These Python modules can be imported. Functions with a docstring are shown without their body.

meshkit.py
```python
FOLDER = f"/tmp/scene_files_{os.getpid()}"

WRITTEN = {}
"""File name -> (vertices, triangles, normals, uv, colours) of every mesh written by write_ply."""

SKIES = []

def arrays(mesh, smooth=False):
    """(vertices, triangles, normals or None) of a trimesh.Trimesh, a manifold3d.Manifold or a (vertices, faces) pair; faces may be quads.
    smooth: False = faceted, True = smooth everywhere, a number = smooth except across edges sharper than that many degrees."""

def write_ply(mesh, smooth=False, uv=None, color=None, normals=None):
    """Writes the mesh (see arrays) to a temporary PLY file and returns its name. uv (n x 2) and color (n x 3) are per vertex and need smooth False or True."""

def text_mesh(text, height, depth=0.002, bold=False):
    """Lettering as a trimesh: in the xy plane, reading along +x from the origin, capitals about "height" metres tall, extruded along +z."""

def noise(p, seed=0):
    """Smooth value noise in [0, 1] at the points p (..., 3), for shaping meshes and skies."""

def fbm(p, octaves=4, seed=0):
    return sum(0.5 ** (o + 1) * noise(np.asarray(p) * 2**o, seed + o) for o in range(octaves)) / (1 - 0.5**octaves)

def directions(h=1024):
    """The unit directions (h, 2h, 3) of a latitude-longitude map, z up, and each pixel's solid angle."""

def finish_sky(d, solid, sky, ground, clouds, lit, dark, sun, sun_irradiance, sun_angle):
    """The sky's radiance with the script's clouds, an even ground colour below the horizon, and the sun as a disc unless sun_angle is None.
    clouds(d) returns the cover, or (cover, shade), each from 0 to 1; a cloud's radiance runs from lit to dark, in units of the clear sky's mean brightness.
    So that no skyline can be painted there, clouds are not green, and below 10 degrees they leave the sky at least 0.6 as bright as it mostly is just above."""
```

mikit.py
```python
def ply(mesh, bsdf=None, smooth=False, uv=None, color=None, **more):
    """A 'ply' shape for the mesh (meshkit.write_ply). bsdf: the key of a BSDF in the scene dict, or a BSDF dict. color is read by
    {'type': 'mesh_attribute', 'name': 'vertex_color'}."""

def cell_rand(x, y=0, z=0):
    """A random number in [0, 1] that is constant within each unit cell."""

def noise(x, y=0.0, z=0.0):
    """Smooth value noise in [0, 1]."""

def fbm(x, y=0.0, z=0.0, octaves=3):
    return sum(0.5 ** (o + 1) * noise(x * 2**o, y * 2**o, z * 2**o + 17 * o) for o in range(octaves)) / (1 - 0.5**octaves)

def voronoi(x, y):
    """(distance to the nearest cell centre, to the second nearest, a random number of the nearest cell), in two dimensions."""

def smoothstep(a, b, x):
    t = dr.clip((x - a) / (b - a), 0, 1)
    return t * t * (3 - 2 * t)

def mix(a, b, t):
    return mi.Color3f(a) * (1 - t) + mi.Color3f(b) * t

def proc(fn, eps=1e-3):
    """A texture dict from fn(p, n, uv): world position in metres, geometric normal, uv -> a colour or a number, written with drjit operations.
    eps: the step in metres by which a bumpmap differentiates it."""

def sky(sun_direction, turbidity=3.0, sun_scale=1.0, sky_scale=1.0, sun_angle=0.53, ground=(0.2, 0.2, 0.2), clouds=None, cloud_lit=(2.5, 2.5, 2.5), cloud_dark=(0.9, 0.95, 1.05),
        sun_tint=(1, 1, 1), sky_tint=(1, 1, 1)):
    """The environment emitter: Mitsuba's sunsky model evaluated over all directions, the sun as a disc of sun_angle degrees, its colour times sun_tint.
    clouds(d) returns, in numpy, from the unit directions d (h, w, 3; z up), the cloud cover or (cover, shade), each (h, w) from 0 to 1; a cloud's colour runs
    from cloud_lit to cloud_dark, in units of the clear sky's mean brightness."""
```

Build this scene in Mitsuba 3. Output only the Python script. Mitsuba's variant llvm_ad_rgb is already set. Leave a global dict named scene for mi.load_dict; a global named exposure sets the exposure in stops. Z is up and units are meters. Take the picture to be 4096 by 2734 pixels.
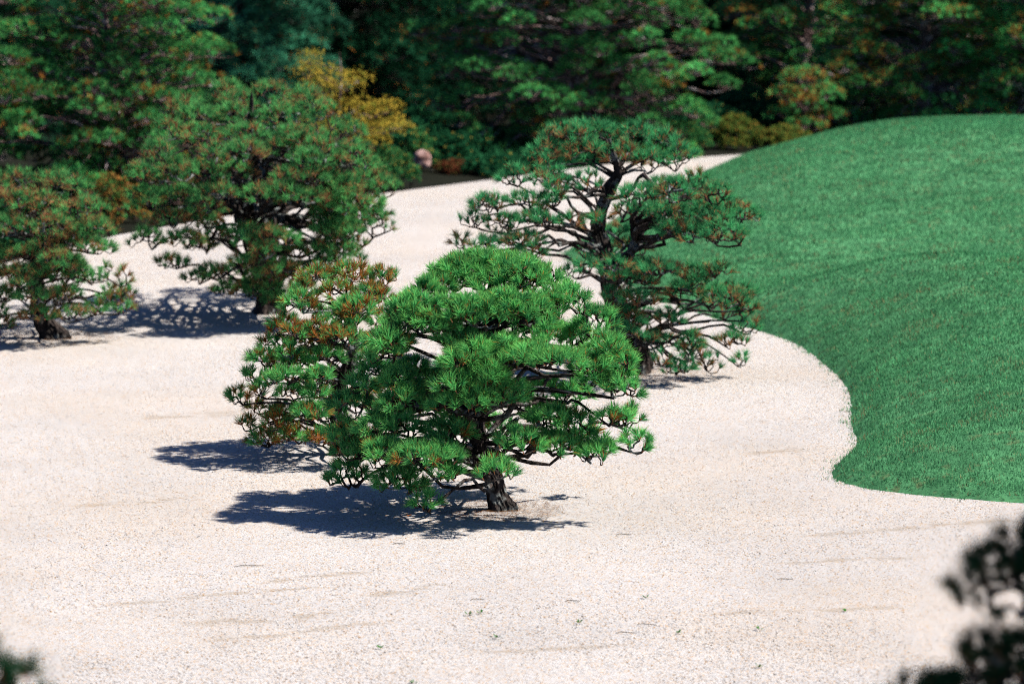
import math, random
import numpy as np, trimesh, shapely, mitsuba as mi, drjit as dr, mikit, meshkit
from mikit import noise, fbm, voronoi, cell_rand, smoothstep, mix, proc
T = mi.ScalarTransform4f
scene, labels = {}, {}

# ---------------------------------------------------------------- camera, sky, exposure
EYE = 6.824
PITCH = math.radians(7.902)
scene['camera'] = {'type': 'thinlens', 'fov': 12.702, 'fov_axis': 'x', 'near_clip': 0.5, 'far_clip': 900.0, 'aperture_radius': 0.042, 'focus_distance': 39.1,
                   'to_world': T().look_at(origin=[0, 0, EYE], target=[0, math.cos(PITCH), EYE - math.sin(PITCH)], up=[0, 0, 1])}
SUN_EL, SUN_AZ = math.radians(51), math.radians(-8)     # the sun stands to the right and a little on this side of the front pine
SUN = [math.cos(SUN_EL) * math.cos(SUN_AZ), math.cos(SUN_EL) * math.sin(SUN_AZ), math.sin(SUN_EL)]
scene['sky'] = mikit.sky(SUN, turbidity=3, sky_scale=0.30, sky_tint=(0.75, 0.9, 1.3), sun_tint=(0.91, 1.0, 1.18), ground=(0.1, 0.12, 0.1))
exposure = 3.0

# ---------------------------------------------------------------- helpers
counts = {}
def numbered(name):
    n = counts.get(name, 0); counts[name] = n + 1
    return name if n == 0 else f'{name}_{n:03d}'

def say(key, label=None, category=None, group=None, kind=None):
    labels[key] = {k: v for k, v in dict(label=label, category=category, group=group, kind=kind).items() if v}

def put(name, mesh, bsdf, parent=None, smooth=False, color=None):
    key = numbered(parent + '__' + name if parent else name)
    scene[key] = mikit.ply(mesh, bsdf, smooth=smooth, color=color)
    return key

def unit(v):
    return v / np.maximum(np.linalg.norm(v, axis=-1, keepdims=True), 1e-9)

def tube(points, radii, sides=6, cap=True):
    p = np.asarray(points, float); r = np.broadcast_to(np.asarray(radii, float), (len(p),))
    t = unit(np.gradient(p, axis=0))
    a = np.cross(t, np.where(np.abs(t[:, 2:]) < 0.9, [0, 0, 1.0], [1.0, 0, 0])); a = unit(a)
    for i in range(1, len(a)):      # carry the frame along so that the tube does not twist
        q = a[i - 1] - t[i] * (a[i - 1] @ t[i])
        if np.linalg.norm(q) > 1e-4: a[i] = q / np.linalg.norm(q)
    b = np.cross(t, a); ang = np.arange(sides) * 2 * np.pi / sides
    v = p[:, None] + r[:, None, None] * (np.cos(ang)[None, :, None] * a[:, None] + np.sin(ang)[None, :, None] * b[:, None])
    i, j = np.meshgrid(np.arange(len(p) - 1), np.arange(sides), indexing='ij')
    q = np.stack([i * sides + j, i * sides + (j + 1) % sides, (i + 1) * sides + (j + 1) % sides, (i + 1) * sides + j], -1).reshape(-1, 4)
    v = v.reshape(-1, 3); f = np.vstack([q[:, [0, 1, 2]], q[:, [0, 2, 3]]])
    if cap:
        n = len(v); v = np.vstack([v, p[-1:] + t[-1:] * r[-1] * 0.5]); k = n - sides + np.arange(sides)
        f = np.vstack([f, np.stack([k, n - sides + (np.arange(sides) + 1) % sides, np.full(sides, n)], 1)])
    return v, f

def join(parts):
    vs, fs, at = [], [], 0
    for v, f in parts:
        vs.append(v); fs.append(f + at); at += len(v)
    return np.vstack(vs), np.vstack(fs)

def smooth_line(points, n):
    """Catmull-Rom through the rows of points, n samples in all, radii and the like carried along."""
    p = np.asarray(points, float); p = np.vstack([2 * p[0] - p[1], p, 2 * p[-1] - p[-2]])
    s = np.linspace(0, len(p) - 3 - 1e-6, n); k = s.astype(int); u = (s - k)[:, None]
    a, b, c, d = p[k], p[k + 1], p[k + 2], p[k + 3]
    return 0.5 * (2 * b + (c - a) * u + (2 * a - 5 * b + 4 * c - d) * u**2 + (3 * b - a - 3 * c + d) * u**3)

# ---------------------------------------------------------------- the ground's shape
def base(y):
    y = np.asarray(y, float); d = np.maximum(0, y - 72)
    hill = np.clip((y - 86) / 60, 0, 1); hill = hill * hill * (3 - 2 * hill) * 16
    return np.where(y < 82, 0.004 * d * d, 0.4 + 0.08 * (y - 82)) + hill

FAR_EDGE = [(-60, 44), (-25, 47), (-12, 50.5), (-6.9, 54.0), (-6.31, 56.3), (-5.11, 59.54), (-3.56, 62.16), (-1.59, 64.89), (-0.03, 66.85), (1.47, 68.76), (2.87, 69.85), (3.86, 70.48), (7, 71.3), (20, 71.9), (60, 71.9)]
def far_edge(x):
    return np.interp(x, *zip(*FAR_EDGE))

MOUND_EDGE = [(8.0, 37.7), (5.9, 38.45), (4.41, 39.05), (3.87, 39.3), (3.45, 39.55), (3.14, 39.8), (2.95, 40.1), (2.86, 40.5), (2.93, 41.0), (3.2, 42.2), (3.24, 43.3), (3.38, 45.49), (3.28, 47.32), (3.07, 48.98), (2.72, 50.01), (2.32, 50.92), (1.92, 52.21), (1.5, 53.56), (1.07, 55.49),
              (0.66, 56.8), (0.8, 57.87), (1.15, 59.77), (1.76, 62.8), (2.77, 66.85), (3.85, 70.0), (6, 71.2), (10, 71.4), (14, 68), (15.5, 58), (15, 46), (11, 38.5)]
def rounded(poly, n=900):
    p = np.array(poly + poly[:3], float); p = np.vstack([p[-4:-3], p])
    return shapely.Polygon(smooth_line(poly + [poly[0]], n))
MOUND = rounded(MOUND_EDGE); shapely.prepare(MOUND)
def mound_distance(x, y):
    pts = shapely.points(x, y); d = shapely.distance(MOUND.exterior, pts)
    return np.where(shapely.contains(MOUND, pts), d, -d)
def bell(x, y, cx, cy, sx, sy0, sy1, h):
    return h * np.exp(-0.5 * (((x - cx) / sx) ** 2 + ((y - cy) / np.where(y < cy, sy0, sy1)) ** 2))
def mound_height(x, y, sd):
    rise = np.clip(sd / 2.5, 0, 1); rise = rise * (2 - rise)
    lobes = bell(x, y, 4.4, 50.5, 3.0, 9.0, 1.1, 0.65) + bell(x, y, 7.2, 62.5, 3.3, 4.8, 6.5, 0.89) + 0.08
    sd = sd + 0.05 * (meshkit.fbm(np.stack([x * 7, y * 7, 0 * x], -1), 2, 12) - 0.5) * np.exp(-np.abs(sd) * 3)
    h = np.where(sd > 0, 0.045 * (1 - np.exp(-np.maximum(sd, 0) / 0.07)) + lobes * rise, np.maximum(sd * 0.7, -0.3))
    return base(y) + h + 0.03 * (meshkit.fbm(np.stack([x * 0.5, y * 0.5, 0 * x], -1), 3, 5) - 0.5) * np.clip(sd, 0, 1)

# ---------------------------------------------------------------- materials
def rgb(*c):
    return {'type': 'rgb', 'value': list(c)}
VERTEX = {'type': 'mesh_attribute', 'name': 'vertex_color'}
scene['needle'] = {'type': 'principledthin', 'base_color': VERTEX, 'roughness': 0.23, 'diff_trans': 0.75, 'eta': 1.8}
scene['leaf'] = {'type': 'principledthin', 'base_color': VERTEX, 'roughness': 0.5, 'diff_trans': 0.7}
scene['grass_blade'] = {'type': 'principledthin', 'base_color': VERTEX, 'roughness': 0.5, 'diff_trans': 0.5}
scene['stone'] = {'type': 'principled', 'base_color': VERTEX, 'roughness': 0.75, 'specular': 0.3}

def bark_color(dark, mid, lichen, amount):
    def fn(p, n, uv):
        plates = fbm(p.x * 22, p.y * 22, p.z * 8, 3)
        c = mix(dark, mid, smoothstep(0.35, 0.7, plates))
        l = smoothstep(0.62 - amount, 0.78 - amount, fbm(p.x * 9 + 7, p.y * 9, p.z * 9, 4))
        return mix(c, mi.Color3f(lichen) * (0.6 + 0.6 * noise(p.x * 60, p.y * 60, p.z * 60)), l * 0.75)
    return fn
def bark_relief(p, n, uv):
    return fbm(p.x * 45, p.y * 45, p.z * 16, 3)
def bark(dark, mid, lichen, amount):
    return {'type': 'twosided', 'bsdf': {'type': 'bumpmap', 'arbitrary': proc(bark_relief, 2e-3), 'scale': 0.04,
            'bsdf': {'type': 'principled', 'base_color': proc(bark_color(dark, mid, lichen, amount)), 'roughness': 0.85, 'specular': 0.3}}}
scene['bark'] = bark((0.007, 0.0055, 0.005), (0.03, 0.022, 0.02), (0.16, 0.185, 0.185), 0.09)
scene['red_bark'] = bark((0.05, 0.03, 0.03), (0.2, 0.125, 0.12), (0.32, 0.29, 0.3), 0.1)

STREAKS = [(-3.34, 34.44, -1.07, 35.5, 0.05), (-1.25, 34.86, -0.38, 35.44, 0.06), (-2.56, 33.71, -0.98, 34.44, 0.07), (-2.36, 33.15, -0.66, 34.01, 0.05), (-2.04, 35.39, -0.95, 36.06, 0.05), (2.26, 37.43, 4.62, 38.36, 0.06), (1.32, 34.14, 3.28, 34.5, 0.04), (-3.87, 38.86, -2.55, 39.35, 0.06), (2.0, 36.24, 3.55, 36.62, 0.04), (-0.45, 32.76, 1.01, 33.09, 0.05), (2.05, 41.64, 3.03, 42.15, 0.05), (-3.7, 43.78, -2.26, 44.24, 0.1), (2.12, 43.62, 2.99, 43.86, 0.05)]
def streak_mask(p):
    m = mi.Float(0)
    for x0, y0, x1, y1, w in STREAKS:
        dx, dy = x1 - x0, y1 - y0; l2 = dx * dx + dy * dy
        t = dr.clip(((p.x - x0) * dx + (p.y - y0) * dy) / l2, 0, 1)
        ex, ey = p.x - x0 - dx * t, p.y - y0 - dy * t + 0.12 * (noise(p.x * 2.2, y0) - 0.5)
        m = dr.maximum(m, (1 - smoothstep(0.1 * w, w * 2.6, dr.sqrt(ex * ex + ey * ey))) * smoothstep(0, 0.2, t) * (1 - smoothstep(0.7, 1, t)) * smoothstep(0.25, 0.6, noise(p.x * 7, p.y * 16)))
    return m
def gravel_color(p, n, uv):
    f, s, r = voronoi(p.x * 88, p.y * 88)
    c = mix((0.218, 0.215, 0.216), (0.306, 0.305, 0.309), smoothstep(0.0, 0.55, r))
    c = dr.select(r > 0.80, mi.Color3f(0.30, 0.245, 0.19), c)
    c = dr.select(r > 0.92, mi.Color3f(0.26, 0.165, 0.08), c)
    c = dr.select(r > 0.965, mi.Color3f(0.14, 0.13, 0.13), c)
    c = dr.select(r > 0.988, mi.Color3f(0.035, 0.03, 0.027), c)
    c = c * (0.9 + 0.2 * fbm(p.x * 0.9, p.y * 0.9, 3.0, 3))
    tan = smoothstep(0.45, 0.75, fbm(p.x * 0.35 + 9, p.y * 0.6, 1.0, 3))
    c = mix(c, c * mi.Color3f(1.0, 0.97, 0.93), tan)
    return mix(c, c * mi.Color3f(0.80, 0.75, 0.68), streak_mask(p))
def gravel_relief(p, n, uv):
    f, s, r = voronoi(p.x * 88, p.y * 88)
    return (1 - dr.minimum(f * 1.3, 1)) * (0.5 + 0.5 * r) + 1.2 * fbm(p.x * 14, p.y * 14, 0.0, 2) - 1.2 * streak_mask(p)
scene['gravel_surface'] = {'type': 'twosided', 'bsdf': {'type': 'bumpmap', 'arbitrary': proc(gravel_relief, 3e-3), 'scale': 0.0036,
    'bsdf': {'type': 'principled', 'base_color': proc(gravel_color), 'roughness': 0.9, 'specular': 0.2}}}
def turf_color(p, n, uv):
    c = mix((0.028, 0.105, 0.046), (0.062, 0.205, 0.090), smoothstep(0.2, 0.8, fbm(p.x * 5, p.y * 5, p.z * 5, 4)))
    return mix(c, (0.09, 0.085, 0.04), 0.5 * smoothstep(0.6, 0.8, fbm(p.x * 11, p.y * 11, 2.0, 3)))
scene['turf'] = {'type': 'twosided', 'bsdf': {'type': 'principled', 'base_color': proc(turf_color), 'roughness': 0.9, 'specular': 0.1}}
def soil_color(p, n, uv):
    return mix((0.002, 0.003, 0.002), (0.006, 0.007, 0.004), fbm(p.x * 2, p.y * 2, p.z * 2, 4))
scene['soil'] = {'type': 'twosided', 'bsdf': {'type': 'principled', 'base_color': proc(soil_color), 'roughness': 0.95, 'specular': 0.1}}

# ---------------------------------------------------------------- the setting: soil and wooded hill, gravel bed, grass mound
def sheet(xs, ys, z):
    x, y = np.meshgrid(xs, ys); v = np.stack([x, y, z(x, y)], -1).reshape(-1, 3); w = len(xs)
    i, j = np.meshgrid(np.arange(len(ys) - 1), np.arange(w - 1), indexing='ij'); k = (i * w + j).ravel()
    return v, np.stack([k, k + 1, k + w + 1, k + w], 1)
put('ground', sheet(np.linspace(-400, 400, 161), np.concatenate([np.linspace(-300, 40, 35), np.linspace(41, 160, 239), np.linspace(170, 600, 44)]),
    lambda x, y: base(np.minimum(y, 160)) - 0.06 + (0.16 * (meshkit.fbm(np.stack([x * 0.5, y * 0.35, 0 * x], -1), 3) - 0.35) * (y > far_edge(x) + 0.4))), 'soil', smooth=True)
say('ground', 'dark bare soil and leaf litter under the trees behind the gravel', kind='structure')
s, t = np.meshgrid(np.linspace(-60, 60, 401), np.concatenate([np.linspace(-0.6, 0.18, 20), np.linspace(0.19, 1, 240)]))
gy = far_edge(s) * t; gz = base(gy) + 0.012 * (meshkit.fbm(np.stack([s * 0.6, gy * 0.6, 0 * s], -1), 3, 2) - 0.5)
gz[-1] -= 0.06
i, j = np.meshgrid(np.arange(s.shape[0] - 1), np.arange(s.shape[1] - 1), indexing='ij'); k = (i * s.shape[1] + j).ravel()
put('gravel_bed', (np.stack([s, gy, gz], -1).reshape(-1, 3), np.stack([k, k + 1, k + s.shape[1] + 1, k + s.shape[1]], 1)), 'gravel_surface', smooth=True)
say('gravel_bed', 'pale pinkish white gravel raked smooth around the pines', kind='structure')
mx, my = np.meshgrid(np.arange(0.2, 16.6, 0.1), np.arange(36.5, 72, 0.15)); msd = mound_distance(mx.ravel(), my.ravel()).reshape(mx.shape)
mz = mound_height(mx, my, msd); w = mx.shape[1]
i, j = np.meshgrid(np.arange(mx.shape[0] - 1), np.arange(w - 1), indexing='ij'); k = (i * w + j).ravel()
q = np.stack([k, k + 1, k + w + 1, k + w], 1); q = q[msd.ravel()[q].max(1) > -0.3]
put('grass_mound', (np.stack([mx, my, mz], -1).reshape(-1, 3), q), 'turf', smooth=True)
say('grass_mound', 'smooth green grass mound rising in two swells on the right', kind='structure')

# ---------------------------------------------------------------- grass blades, loose gravel
def ground_at(x, y):
    sd = mound_distance(np.atleast_1d(x), np.atleast_1d(y)); return np.where(sd > 0, mound_height(np.atleast_1d(x), np.atleast_1d(y), sd), base(np.atleast_1d(y)))

def lawn():
    r = np.random.default_rng(11); out_v, out_c = [], []
    for y0, y1, dens, hgt, wid in ((37.5, 43, 4600, 0.042, 0.0040), (43, 50, 3600, 0.044, 0.005), (50, 60, 2200, 0.046, 0.0065), (60, 71.5, 1400, 0.048, 0.008)):
        x0, x1 = 0.4, 0.1125 * y1 + 0.8; n = int(dens * (y1 - y0) * (x1 - x0))
        x, y = r.uniform(x0, x1, n), r.uniform(y0, y1, n); sd = mound_distance(x, y)
        ragged = 0.16 * meshkit.noise(np.stack([x * 8, y * 8, 0 * x], -1), 3) + r.exponential(0.035, n) * -1
        patch = meshkit.fbm(np.stack([x * 1.3, y * 1.3, 0 * x], -1), 4, 8)
        keep = (sd > ragged - 0.07) & (x < 0.1125 * y + 0.8) & (r.uniform(0, 1, n) < 0.35 + 1.3 * patch) & ((sd > 0.12) | (r.uniform(0, 1, n) < 0.6))
        x, y, sd, patch = x[keep], y[keep], sd[keep], patch[keep]; n = len(x)
        z = np.where(sd > -0.02, mound_height(x, y, np.maximum(sd, 0)), base(y)) - 0.004
        p = np.stack([x, y, z], -1); a = r.uniform(0, 2 * np.pi, n)
        side = np.stack([np.cos(a), np.sin(a), 0 * a], -1) * (wid * r.uniform(0.6, 1.2, n))[:, None]
        lean = np.stack([r.normal(0, 0.4, n), r.normal(0, 0.4, n), np.ones(n)], -1)
        tip = p + unit(lean) * (hgt * r.uniform(0.5, 1.15, n) * (0.75 + 0.5 * patch))[:, None]
        out_v.append(np.stack([p - side, p + side, tip], 1).reshape(-1, 3))
        k = r.uniform(0, 1, (n, 1)); g = (1 - k) * np.array([0.042, 0.170, 0.074]) + k * np.array([0.090, 0.315, 0.140])
        g = g * (0.88 + 0.24 * meshkit.fbm(np.stack([x * 5, y * 5, 0 * x], -1), 3, 31))[:, None] * (0.55 + 0.6 * patch[:, None] + 0.3 * meshkit.fbm(np.stack([x * 0.45, y * 0.45, 0 * x], -1), 2, 44)[:, None]) + 0.012 * (k > 0.75) * np.array([1.0, 1.6, 1.5])
        dry = (r.uniform(0, 1, n) < 0.02 + 0.22 * np.clip((meshkit.fbm(np.stack([x * 2.5, y * 2.5, 0 * x], -1), 3, 21) - 0.58) * 5, 0, 1))[:, None]
        g = np.where(dry, np.array([0.20, 0.16, 0.08]) * (0.5 + k), g)
        out_c.append(np.repeat(g, 3, 0) * np.tile([[0.8], [0.8], [1.15]], (n, 1)))
    v = np.vstack(out_v); put('lawn_grass', (v, np.arange(len(v)).reshape(-1, 3)), 'grass_blade', color=np.vstack(out_c))
    say('lawn_grass', 'short fine green grass blades covering the mound', 'grass', kind='stuff')
lawn()

def loose_stones():
    r = np.random.default_rng(5); n = 48000
    y = 31.0 + 24 * r.uniform(0, 1, n) ** 1.7; x = r.uniform(-1, 1, n) * (0.1125 * y + 0.4)
    ok = mound_distance(x, y) < -0.02; x, y = x[ok], y[ok]; n = len(x)
    o = np.array([[1, 0, 0], [0, 1, 0], [-1, 0, 0], [0, -1, 0], [0, 0, 1], [0, 0, -0.6]], float)
    f = np.array([[0, 1, 4], [1, 2, 4], [2, 3, 4], [3, 0, 4]])
    size = r.uniform(0.0045, 0.0095, (n, 1, 1)); a = r.uniform(0, 6.283, n); ca, sa = np.cos(a), np.sin(a)
    v = o[None] * (1 + r.uniform(-0.3, 0.35, (n, 6, 3))) * size * np.array([1.15, 0.9, 0.55])
    v = np.stack([v[..., 0] * ca[:, None] - v[..., 1] * sa[:, None], v[..., 0] * sa[:, None] + v[..., 1] * ca[:, None], v[..., 2]], -1) + np.stack([x, y, base(y) + 0.003], -1)[:, None]
    tone = r.uniform(0, 1, n)[:, None]; c = (0.26 + 0.13 * r.uniform(0, 1, (n, 1))) * np.array([1.0, 0.965, 0.945])
    c = np.where(tone > 0.84, np.array([0.29, 0.235, 0.175]), c); c = np.where(tone > 0.90, np.array([0.25, 0.15, 0.07]), c); c = np.where(tone > 0.98, np.array([0.12, 0.11, 0.11]), c); c = np.where(tone > 0.99, np.array([0.04, 0.035, 0.03]), c)
    put('loose_gravel', (v.reshape(-1, 3), (f[None] + 6 * np.arange(n)[:, None, None]).reshape(-1, 3)), 'stone', color=np.repeat(c, 6, 0))
    say('loose_gravel', 'loose white, tan and dark gravel stones lying on top of the bed', 'gravel', kind='stuff')
loose_stones()


# pines on the gravel: foot, trunk (x, height, radius), foliage pads (x, depth, height, half width, half thickness) in metres from the foot
FRONT=dict(at=(-0.09,38.69,0.000),
 trunk=[(0.009,0.007,0.089),(-0.038,0.155,0.079),(-0.086,0.348,0.074),(-0.146,0.522,0.072),(-0.215,0.714,0.072),(-0.223,0.871,0.065),(-0.163,1.132,0.058),(-0.154,1.305,0.055),(-0.154,1.513,0.048),(-0.162,1.652,0.041),(-0.102,1.859,0.031),(-0.085,2.049,0.017)],
 pads=[(-0.28,0.36,2.07,0.21,0.05),(0.09,0.43,2.05,0.22,0.05),(-0.47,0.25,1.98,0.15,0.06),(0.35,0.15,1.96,0.18,0.07),(-0.05,0.13,1.94,0.22,0.06),(-0.63,-0.04,1.89,0.15,0.06),(0.56,-0.17,1.83,0.19,0.08),(-0.82,-0.29,1.78,0.12,0.07),(-0.48,-0.5,1.8,0.16,0.06),(-0.12,-0.58,1.8,0.19,0.07),(0.24,-0.49,1.79,0.17,0.07),(-0.74,-0.52,1.7,0.12,0.04),(-0.95,-0.55,1.55,0.18,0.05),(-0.32,-0.52,1.53,0.15,0.04),(-0.07,-0.77,1.42,0.21,0.04),(-0.33,-0.88,1.42,0.14,0.04),(0.31,-0.63,1.55,0.09,0.04),(0.44,-0.96,1.45,0.21,0.04),(0.88,-0.67,1.49,0.15,0.1),(-1.08,-0.22,1.26,0.11,0.04),(-0.84,-0.51,1.21,0.13,0.05),(0.76,-0.81,1.23,0.12,0.07),(0.99,-0.84,1.22,0.15,0.08),(0.06,-0.87,1.16,0.16,0.07),(-0.81,-0.64,1.06,0.17,0.08),(-0.38,-0.88,1.07,0.19,0.07),(-1.27,-0.3,0.97,0.15,0.08),(-1.33,-0.28,0.72,0.1,0.11),(-1.03,-0.63,0.84,0.15,0.07),(-0.82,-0.79,0.86,0.13,0.07),(-0.45,-0.76,0.82,0.18,0.05),(0.42,-0.76,0.92,0.15,0.07),(0.62,-0.71,0.87,0.13,0.09),(0.15,-0.94,0.77,0.16,0.06),(0.47,-0.78,0.71,0.17,0.07),(0.77,-0.56,0.71,0.12,0.06),(1.12,-0.72,0.73,0.1,0.06),(0.79,-0.83,0.64,0.14,0.05),(0.94,-0.79,0.94,0.11,0.04),(-1.26,-0.35,0.59,0.14,0.04),(-0.96,-0.94,0.68,0.15,0.05),(-0.61,-1.08,0.68,0.25,0.05),(-1.3,-0.29,0.38,0.15,0.08),(-0.85,-0.68,0.37,0.19,0.07),(-0.46,-1.04,0.51,0.11,0.04),(-0.63,-0.98,0.26,0.09,0.04),(-0.03,-1.24,0.57,0.12,0.05)])
REAR=dict(at=(1.27,46.81,0.000),
 trunk=[(0.0,-0.001,0.124),(0.068,0.168,0.102),(-0.06,0.347,0.096),(-0.179,0.525,0.102),(-0.238,0.743,0.083),(-0.278,0.941,0.079),(-0.298,1.138,0.079),(-0.348,1.336,0.079),(-0.388,1.494,0.073),(-0.339,1.73,0.063),(-0.261,1.927,0.059),(-0.184,2.064,0.047),(-0.223,2.241,0.029),(-0.282,2.418,0.016)],
 fork=[(-0.279,1.079,0.059),(-0.122,1.158,0.057),(-0.005,1.356,0.049),(-0.015,1.533,0.047),(-0.036,1.691,0.033)],
 pads=[(-0.77,0.42,2.44,0.16,0.06),(-0.39,0.6,2.44,0.18,0.06),(0.0,0.52,2.43,0.18,0.07),(0.31,0.3,2.37,0.16,0.08),(0.46,0.05,2.25,0.14,0.09),(-0.93,0.17,2.29,0.16,0.07),(-0.53,0.2,2.29,0.2,0.05),(-0.15,0.05,2.27,0.19,0.07),(0.16,-0.1,2.22,0.16,0.05),(-0.91,-0.16,2.19,0.1,0.04),(-1.25,-0.44,2.1,0.13,0.05),(-0.96,-0.72,2.09,0.11,0.04),(-0.78,-0.92,2.04,0.12,0.04),(-0.51,-0.97,2.09,0.12,0.06),(0.0,-1.38,2.01,0.19,0.04),(0.35,-1.41,2.06,0.16,0.07),(0.75,-1.39,2.02,0.14,0.05),(-1.49,-0.67,1.86,0.16,0.04),(-1.13,-0.9,1.9,0.16,0.05),(-0.88,-0.89,1.9,0.14,0.04),(-1.68,-0.4,1.66,0.11,0.06),(-1.36,-0.61,1.64,0.16,0.06),(-0.97,-1.07,1.73,0.16,0.06),(-0.69,-1.05,1.71,0.1,0.04),(-1.79,-0.35,1.41,0.09,0.05),(-1.53,-0.94,1.46,0.14,0.04),(-1.14,-1.03,1.51,0.18,0.04),(-1.11,-1.08,1.41,0.14,0.04),(-0.05,-0.99,1.82,0.16,0.04),(0.31,-0.81,1.79,0.19,0.05),(0.72,-0.96,1.82,0.16,0.05),(1.07,-0.71,1.74,0.16,0.07),(0.39,-1.25,1.64,0.19,0.06),(0.81,-1.5,1.65,0.2,0.08),(1.03,-1.16,1.55,0.06,0.04),(-0.39,-0.98,1.71,0.09,0.04),(-0.53,-1.55,1.32,0.09,0.05),(-0.26,-1.51,1.33,0.13,0.04),(-0.65,-0.82,1.17,0.09,0.04),(-0.06,-1.05,1.12,0.21,0.04),(0.19,-1.48,1.28,0.19,0.04),(0.57,-0.86,1.16,0.16,0.05),(0.8,-1.03,1.21,0.11,0.05),(-0.27,-1.07,0.96,0.09,0.04),(0.02,-1.1,0.93,0.18,0.04),(0.49,-0.58,0.94,0.17,0.06),(0.83,-0.69,0.89,0.18,0.08),(1.12,-0.36,0.85,0.1,0.11),(-0.15,-0.81,0.74,0.17,0.04),(0.32,-0.82,0.69,0.12,0.06),(1.12,-0.34,0.56,0.12,0.05),(0.54,-0.95,0.52,0.05,0.04),(0.96,-0.52,0.43,0.14,0.04),(-0.12,-1.02,0.57,0.13,0.04),(0.19,-0.75,0.5,0.1,0.04),(0.24,-0.95,0.3,0.08,0.04),(0.53,-0.95,0.37,0.12,0.07),(0.75,-0.56,0.22,0.09,0.07),(1.07,-0.28,0.2,0.06,0.04),(0.41,-0.92,0.2,0.13,0.04)])
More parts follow.
